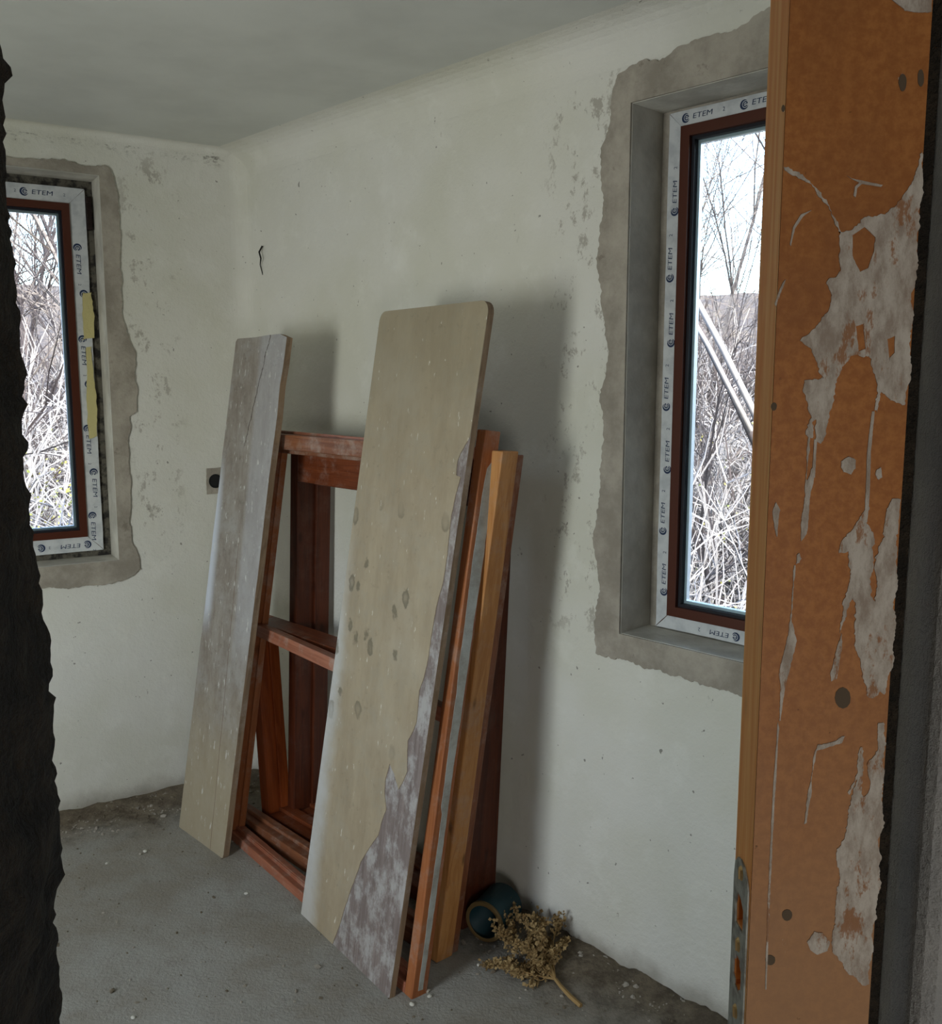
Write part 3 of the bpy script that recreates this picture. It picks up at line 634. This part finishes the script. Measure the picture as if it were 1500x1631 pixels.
# painted strip on the outer side of its right stile
pts = rough_line([(-.034, .02), (-.018, .02), (-.020, .5), (-.014, .52), (-.016, .82), (-.012, .9), (-.013, 1.2), (-.016, 1.34), (-.020, 1.40), (-.034, 1.42), (-.044, 1.44), (-.046, 1.2), (-.040, .6)], .012, .002, 4)
o = slab('paint_strip', pts, [], .0008, M['grey_paint'], fA, lambda a, b_, c: (wA + .0002 + c, b_, a)); o['label'] = 'pale grey paint along the side'; rack(o, fA['racked'])
# A2: yellow pine frame behind it
r2 = a1 + WA * .145 - UA * .085; l2 = a0 + WA * .055 - UA * .21; U2 = (r2 - l2).normalized()
f2 = wood_frame('window_frame', l2, U2, WA * .06 + UA * .12 + Vector((0, 0, 1)), (r2 - l2).length, 1.43, .058, (.04, 0, .04), .05, .05, (M['stile_yellow'], M['rail_brown']),
                'yellow pine frame second in the leaning stack, showing at its right side')
rack(box('back_lip', (r2 - l2).length - .03, (r2 - l2).length - .006, 0, 1.42, -.085, -.058, M['stile_brown'], f2, .003), f2['racked'])
# D: low box frame with orange jamb, standing behind on the left
d0 = on_floor(418, 1309); dD = bd(136)
fD = wood_frame('window_frame', d0 + Vector((.0, .0, 0)), dD, Vector((-.05, .03, 1)), .62, .76, .085, (.05, 0, .035), .04, .045, (M['jamb_orange'], M['rail_dark']),
                'low orange brown box frame standing behind the middle rail')
# C: deep dark box frame, nearly upright, nearest the wall
cL, cR = on_floor(505, 1290), on_floor(787, 1455); UC = (cR - cL).normalized(); WC = Vector((-UC.y, UC.x, 0)); c0 = cL - WC * .13
fC = wood_frame('window_frame', c0, UC, WC * .012 + UC * .045 + Vector((0, 0, 1)), (cR - cL).length, 1.36, .13, (.045, 0, .045), .10, .05, (M['jamb_dark'], M['rail_dark']),
                'deep dark varnished box frame at the back of the stack, next to the wall')

# ------------------------------------------------------------------ small things on wall and floor
hb_ = hit(342, 766, ML, NL); jb = tag(empty('junction_box', frame_m(hb_, DL, (0, 0, 1))), 'round empty socket box in a cement patch on the left wall', 'socket box')
slab('cement_patch', rough_line([(-.034, -.05), (.034, -.05), (.036, .052), (-.032, .05)], .01, .003, 2), [[(.022 * math.cos(R(a)), .024 * math.sin(R(a))) for a in range(0, 360, 20)]], .006, M['cement'], jb, lambda a, b_, c: (a, b_, c))
bm = bmesh.new(); n = 20
for rr_, zz in ((.026, .008), (.022, .008), (.021, -.0), ):
    pass
ringv = []
for rr_, zz in ((.024, .001), (.026, .009), (.022, .009), (.0205, .0065)):
    ringv.append([bm.verts.new((rr_ * math.cos(2 * math.pi * i / n), rr_ * 1.05 * math.sin(2 * math.pi * i / n), zz)) for i in range(n)])
for a in range(3):
    for i in range(n): bm.faces.new((ringv[a][i], ringv[a][(i + 1) % n], ringv[a + 1][(i + 1) % n], ringv[a + 1][i]))
bm.faces.new(ringv[3])
bmo('box_insert', bm, plain('black_plastic', c8(30, 30, 30), .6), jb)
# black wire stub poking from the corner
pw = [hit(x, y, MR, NR) - NR * (.006 + .01 * math.sin(i)) for i, (x, y) in enumerate(((420, 392), (418, 402), (421, 412), (417, 422), (418, 438)))]
V, F = tubes([[(p, .0035 if i < 3 else .002) for i, p in enumerate(pw)]], 6)
tag(mesh('wire_stub', V, F, plain('black_wire', c8(24, 22, 20), .6)), 'short black wire stub hanging from the wall above the narrow board', 'wire')

# paint tin lying on its side
tin_c = on_floor(771, 1500); ax = Vector((-.50, -.86, 0)).normalized()
tin = empty('paint_tin', frame_m(tin_c + Vector((0, .0, .062)), Vector((0, 0, 1)).cross(ax), (0, 0, 1)))
tag(tin, 'dark teal paint tin lying on its side behind the dried plant', 'tin')
def lathe(name, prof, mat, parent, n=28):
    v = []; f = []
    for z_, r_ in prof:
        for i in range(n): a = 2 * math.pi * i / n; v.append((r_ * math.cos(a), r_ * math.sin(a), z_))
    for k in range(len(prof) - 1):
        for i in range(n): f.append((k * n + i, k * n + (i + 1) % n, (k + 1) * n + (i + 1) % n, (k + 1) * n + i))
    return mesh(name, v, f, mat, parent, True)
lathe('tin_body', [(.0, .057), (-.12, .060), (-.121, .001), (-.115, .001), (-.114, .057), (0, .0545), (0, .057)], plain('teal_tin', c8(24, 58, 66), .5, .1), tin)
lathe('tin_rim', [(.003, .0595), (-.004, .0605), (-.004, .057), (.003, .048), (.004, .050), (.003, .0595)], plain('dried_paint_rim', c8(112, 92, 58), .6), tin)

# dried plant
s = Sh('dry_leaf'); M['dry'] = s.done(s.mix(s.step(s.noise(30, 4), .35, .65), c8(122, 98, 62), c8(166, 142, 100)), .9)
M['dry_stem'] = plain('dry_stem', c8(160, 132, 88), .85)
root_p = on_floor(925, 1606); fork = on_floor(884, 1566) + Vector((0, 0, .012))
plant = tag(empty('dried_plant', Matrix.Translation(root_p)), 'uprooted dried straw coloured plant lying on the floor by the right wall', 'plant')
prng = random.Random(3); P_ = []; leaves = []
P_.append([(root_p - root_p + Vector((0, 0, .006)), .0065), ((on_floor(908, 1592) - root_p) + Vector((0, 0, .008)), .0065), ((on_floor(893, 1578) - root_p) + Vector((0, 0, .012)), .0055), (fork - root_p, .005)])
def sprig(p, d, length, r, depth):
    path = [(p, r)]; n = 5; q = p.copy(); dd = d.copy()
    for i in range(n):
        dd = (dd + Vector((prng.uniform(-.22, .22), prng.uniform(-.22, .22), prng.uniform(-.16, .2)))).normalized(); q = q + dd * (length / n); q.z = max(q.z, .006); path.append((q.copy(), r * (1 - .14 * (i + 1))))
        if depth > 0 and i >= 0 and prng.random() < .9:
            sd = (dd + Vector((prng.uniform(-.6, .6), prng.uniform(-.6, .6), prng.uniform(-.3, .6)))).normalized(); sprig(q.copy(), sd, length * .36, r * .55, depth - 1)
        if depth <= 1 and i >= 1:
            for _ in range(2): leaves.append((q + Vector([prng.gauss(0, .006) for _ in range(3)]), dd))
    P_.append(path)
for tx, ty, zz in ((800, 1548, .01), (806, 1530, .02), (815, 1516, .05), (832, 1508, .06), (846, 1500, .08), (860, 1502, .07), (872, 1510, .04), (866, 1524, .04), (838, 1535, .03)):
    tgt = on_floor(tx, ty) - root_p; tgt.z = zz; b = fork - root_p; d = tgt - b
    sprig(b.copy(), d.normalized(), d.length * .9, .0030, 2)
V, F = tubes(P_, 5); mesh('stem', V, F, M['dry_stem'], plant)
v = []; f = []
for p, d in leaves:
    for _ in range(2):
        a = Vector([prng.gauss(0, 1) for _ in range(3)]).normalized(); b = a.orthogonal().normalized(); L = prng.uniform(.006, .013); w_ = L * prng.uniform(.3, .55); k = len(v); c_ = a.cross(b)
        z0 = max(p.z, .008); p2 = Vector((p.x, p.y, z0))
        v += [p2, p2 + a * L * .5 + b * w_ + c_ * L * .15, p2 + a * L, p2 + a * L * .5 - b * w_ + c_ * L * .15]; f += [(k, k + 1, k + 2), (k, k + 2, k + 3)]
lv = mesh('foliage', v, f, M['dry'], plant); lv['kind'] = 'stuff'

# rubble: countless grit along the walls, joined; a few bigger chips by themselves
M['grit'] = Sh('grit'); s = M['grit']; M['grit'] = s.done(s.mix(s.step(s.noise(8, 2), .42, .58), c8(104, 94, 80), c8(158, 152, 142)), .95)
M['chip'] = plain('plaster_chip', c8(205, 204, 196), .9)
ico_v, ico_f = [], []
bm = bmesh.new(); bmesh.ops.create_icosphere(bm, subdivisions=1, radius=1); bm.verts.ensure_lookup_table()
ico_v = np.array([v_.co[:] for v_ in bm.verts]); ico_f = [tuple(v_.index for v_ in fc.verts) for fc in bm.faces]; bm.free()
V = []; F = []; rr2 = np.random.RandomState(5)
def stone(p, r):
    sc = r * (0.6 + .6 * rr2.rand(3)); sc[2] *= .7; a = ico_v * (1 + .25 * rr2.randn(len(ico_v), 1)) * sc; th = rr2.rand() * 6.3; c_, s_ = math.cos(th), math.sin(th)
    a = a @ np.array([[c_, s_, 0], [-s_, c_, 0], [0, 0, 1]]); b = len(V); V.extend((a + np.array(p)).tolist()); F.extend([tuple(i + b for i in q) for q in ico_f])
cnt = 0
while cnt < 3600:
    if rr2.rand() < .78:
        d = abs(rr2.randn()) * .11
        if rr2.rand() < .5: s_ = rr2.uniform(-1.2, sCl); p = ML + DL * s_ - NL * d
        else: s_ = rr2.uniform(sCr, .9); p = MR + DR * s_ - NR * d
    else: p = Vector((rr2.uniform(-1.7, .9), rr2.uniform(1.7, 3.6), 0)); 
    d = wall_dist(p.x, p.y)
    if d < .005: continue
    r = min(.010, .0022 * math.exp(abs(rr2.randn()) * .6)); z = .015 * max(0, 1 - d / .16)
    stone((p.x, p.y, z + r * .3), r); cnt += 1
g_ = mesh('floor_grit', V, F, M['grit']); tag(g_, 'loose grit and crumbled plaster scattered along the foot of the walls', 'rubble', kind='stuff')
bm = bmesh.new(); bmesh.ops.create_icosphere(bm, subdivisions=2, radius=1)
for v_ in bm.verts: v_.co *= 1 + .25 * mnoise.noise(v_.co * 2.3); v_.co.z *= .5
chip0 = None
for i, (x, y, r, where) in enumerate(((956, 1555, .011, 'largest, right of the dried plant'), (170, 1376, .006, 'near the foot of the doorway edge, farthest left'), (231, 1357, .008, 'near the left wall, left of the narrow board'), (684, 1588, .007, 'at the right foot of the front frame'),
        (656, 1601, .008, 'nearest the camera, by the front frame corner'), (392, 1424, .007, 'before the red sill beside the narrow board'), (762, 1538, .006, 'beside the foot of the yellow pine frame'), (560, 1500 + 20, .004, 'at the lower edge of the wide board'), (1005, 1566, .006, 'farthest right, under the right wall'), (212, 1622, .007, 'near the doorway at the bottom left'))):
    if chip0 is None: chip0 = bmo('plaster_chip', bm, M['chip']); o = chip0
    else: o = chip0.copy(); C.objects.link(o)
    p = on_floor(x, y); o.location = (p.x, p.y, r * .4); o.scale = (r, r * .8, r); o.rotation_euler = (0, 0, i * 1.3)
    tag(o, 'small pale plaster chip on the floor, ' + where, 'plaster chip', 'plaster chips on the floor')

# ------------------------------------------------------------------ outside: wooded bank
s = Sh('leaf_litter'); n2 = s.noise(1.2, 6, rough=.8); n3 = s.noise(9, 5, rough=.8)
M['litter'] = s.done(s.mix(s.step(n3, .35, .65), s.mix(s.step(n2, .4, .6), c8(92, 86, 86), c8(116, 106, 96)), c8(56, 54, 60)), .95, n3, 1, .1)
def gz(x, y):
    d = math.hypot(x, y - 1); return -.9 + max(0, d - 5) * .20 + .25 * mnoise.noise(Vector((x * .3, y * .3, 0)))
nx, ny = 130, 110; v = []
for j in range(ny):
    for i in range(nx):
        x = -26 + 52 * i / (nx - 1); y = -9 + 40 * j / (ny - 1); z = gz(x, y)
        if -4 < x < 3.4 and -3.4 < y < 4.6: z = min(z, -.45)
        v.append((x, y, z + .12 * mnoise.noise(Vector((x * 1.3, y * 1.3, 7)))))
f = [(j * nx + i, j * nx + i + 1, (j + 1) * nx + i + 1, (j + 1) * nx + i) for j in range(ny - 1) for i in range(nx - 1)]
hill = struct(mesh('ground_bank', v, f, M['litter'], smooth=True)); 
s = Sh('pale_bark'); n2 = s.noise(12, 5); M['bark'] = s.done(s.mix(s.step(n2, .35, .65), c8(112, 106, 104), c8(72, 68, 70)), .9, n2, .6, .01)
M['twig'] = plain('bleached_twig', c8(124, 123, 127), .8)
M['bark_dark'] = plain('dark_bark', c8(58, 53, 56), .9)
trng = random.Random(11)
def grow(p, d, L, r, depth, out, spread=.55):
    n = 4; q = p.copy(); path = [(q.copy(), r)]; dd = d.normalized()
    for i in range(n):
        dd = (dd + Vector((trng.gauss(0, .13), trng.gauss(0, .13), trng.gauss(.02, .08)))).normalized(); q = q + dd * (L / n); rr_ = r * (1 - .42 * (i + 1) / n); path.append((q.copy(), rr_))
        if depth > 0:
            for _ in range(2):
                sd = (dd + Vector((trng.gauss(0, spread), trng.gauss(0, spread), trng.gauss(.1, spread * .8)))).normalized(); grow(q.copy(), sd, L * trng.uniform(.42, .68), rr_ * .55, depth - 1, out, spread)
    out.append(path)
def tree(x, y, h, r, mat, lean, depth, label, group):
    out = []; z = gz(x, y) - .2; grow(Vector((0, 0, 0)), Vector((lean[0], lean[1], 1)), h, r * .62, depth, out); V, F = tubes(out, 4 if depth < 3 else 3)
    o = mesh('bare_tree', V, F, mat); o.location = (x, y, z); tag(o, label, 'tree', group); return o
spots = [  # bearing, distance, height, radius, leans
 (12.5, 8.5, 3.4, .05, (.15, 0), 'r'), (15.5, 10.5, 4.2, .06, (-.1, .1), 'r'), (17.5, 7.0, 3.0, .045, (-.35, .0), 'r'), (10, 12, 4.6, .07, (.1, 0), 'r'), (20, 12, 4.4, .07, (-.12, 0), 'r'), (14.2, 15, 4.5, .07, (0, 0), 'r'), (25, 10, 4, .06, (-.2, 0), 'r'), (6, 10, 4, .06, (.1, 0), 'r'), (31, 12, 4.4, .06, (0, 0), 'r'),
 (-24, 9, 3.8, .05, (.05, 0), 'l'), (-26.5, 12, 4.6, .07, (.1, 0), 'l'), (-21.5, 13, 4.6, .06, (-.1, 0), 'l'), (-30, 9, 3.8, .05, (.2, 0), 'l'), (-18, 11, 4.2, .06, (-.1, 0), 'l'), (-25, 17, 5, .07, (0, 0), 'l'), (-34, 12, 4.4, .06, (0, 0), 'l')]
for b_, d_, h_, r_, ln, sd in spots:
    p = bd(b_) * d_
    tree(p.x, p.y, h_, r_, M['bark'] if trng.random() < .6 else M['bark_dark'], ln, 3,
         'thin bare branching tree on the bank outside the ' + ('right' if sd == 'r' else 'left') + ' window', 'bare trees outside the ' + ('right' if sd == 'r' else 'left') + ' window')
# pale trunks fallen across the view of window_2
def trunk_at(px0, px1, dist, r, label):
    a = EYE + ray(*px0) * dist; b = EYE + ray(*px1) * dist; mid = (a + b) / 2 + Vector((.0, .0, .03)); a = a + (a - b) * .6; b = b + (b - a) * .35
    V, F = tubes([[(a, r * .7), (mid, r), (b, r * 1.15)]], 7); return tag(mesh('fallen_trunk', V, F, M['twig'], None, True), label, 'tree trunk')
trunk_at((1108, 480), (1190, 640), 5.6, .020, 'upper of the pale thin trunks leaning diagonally outside the right window')
trunk_at((1095, 500), (1160, 620), 5.0, .013, 'lower of the pale thin trunks leaning diagonally outside the right window')
trunk_at((1130, 560), (1205, 715), 6.4, .026, 'thickest dark trunk leaning diagonally outside the right window')
bpy.data.objects['fallen_trunk.002'].data.materials[0] = M['bark_dark']
# undergrowth: tangled canes and twigs
def cane_mesh(seed):
    g = random.Random(seed); out = []
    for _ in range(9):
        p = Vector((g.gauss(0, .15), g.gauss(0, .15), 0)); d = Vector((g.gauss(0, .45), g.gauss(0, .45), 1)).normalized(); L = g.uniform(.7, 1.7); q = p.copy(); path = [(q.copy(), .009)]
        for i in range(7):
            d = (d + Vector((g.gauss(0, .16), g.gauss(0, .16), -.13))).normalized(); q = q + d * L / 7; path.append((q.copy(), .009 * (1 - .11 * i)))
            for _k in range(3):
                sd = (d + Vector((g.gauss(0, .7), g.gauss(0, .7), g.gauss(.1, .5)))).normalized(); l2_ = g.uniform(.12, .42); e = q + sd * l2_ * .5; e2 = e + (sd + Vector((g.gauss(0, .3), g.gauss(0, .3), g.gauss(0, .3)))).normalized() * l2_ * .5
                out.append([(q.copy(), .0042), (e, .0034), (e2, .0018)])
        out.append(path)
    V, F = tubes(out, 3); return np.array([tuple(p) for p in V]), F
protos = [cane_mesh(i) for i in range(4)]
def thicket(name, sectors, count, mat, label, zoff=0):
    V = []; F = []; g = random.Random(len(name) + count)
    vb = 0; arr = []
    for _ in range(count):
        b0, b1, d0_, d1_ = sectors[g.randrange(len(sectors))]; p = bd(g.uniform(b0, b1)) * g.uniform(d0_, d1_); pv, pf = protos[g.randrange(4)]; sc = g.uniform(.6, 1.5); th = g.uniform(0, 6.28); c_, s_ = math.cos(th) * sc, math.sin(th) * sc
        a = pv @ np.array([[c_, s_, 0], [-s_, c_, 0], [0, 0, sc]]) + np.array([p.x, p.y, gz(p.x, p.y) - .1 + zoff]); arr.append(a); F.extend([tuple(i + vb for i in q) for q in pf]); vb += len(pv)
    o = mesh(name, np.concatenate(arr).tolist(), F, mat); tag(o, label, 'undergrowth', kind='stuff'); return o
thicket('undergrowth', [(9, 22, 5.2, 12)], 85, M['twig'], 'tangle of pale sunlit canes on the bank outside the right window')
thicket('undergrowth', [(-32, -18, 6.2, 13)], 90, M['twig'], 'tangle of pale sunlit canes on the bank outside the left window')
thicket('dark_undergrowth', [(6, 27, 7.5, 17), (-36, -15, 8, 17)], 200, M['bark_dark'], 'darker brown tangle of brush further up the bank')
# ivy and yellowing leaves low outside window_1 (and a few by window_2)
M['leaf'] = Sh('yellow_green_leaf'); s = M['leaf']; M['leaf'] = s.done(s.mix(s.step(s.noise(3, 3), .4, .6), c8(88, 104, 48), c8(150, 146, 74)), .6)
def leaves_at(name, sector, n, label):
    g = random.Random(5); v = []; f = []
    for _ in range(n):
        p = bd(g.uniform(sector[0], sector[1])) * g.uniform(sector[2], sector[3]); z = gz(p.x, p.y) + abs(g.gauss(0, .55)); p = Vector((p.x, p.y, z)); a = Vector([g.gauss(0, 1) for _ in range(3)]).normalized(); b = a.orthogonal(); b.normalize(); L = g.uniform(.02, .045); k = len(v)
        v += [p, p + a * L * .5 + b * L * .32, p + a * L, p + a * L * .5 - b * L * .32]; f.append((k, k + 1, k + 2, k + 3))
    o = mesh(name, v, f, M['leaf']); tag(o, label, 'leaves', kind='stuff')
leaves_at('ivy_leaves', (-32, -18, 6.0, 9.5), 9000, 'yellow green leaves low on the bank outside the left window')
leaves_at('ivy_leaves', (9, 22, 7, 10), 1500, 'sparse yellow leaves among canes outside the right window')
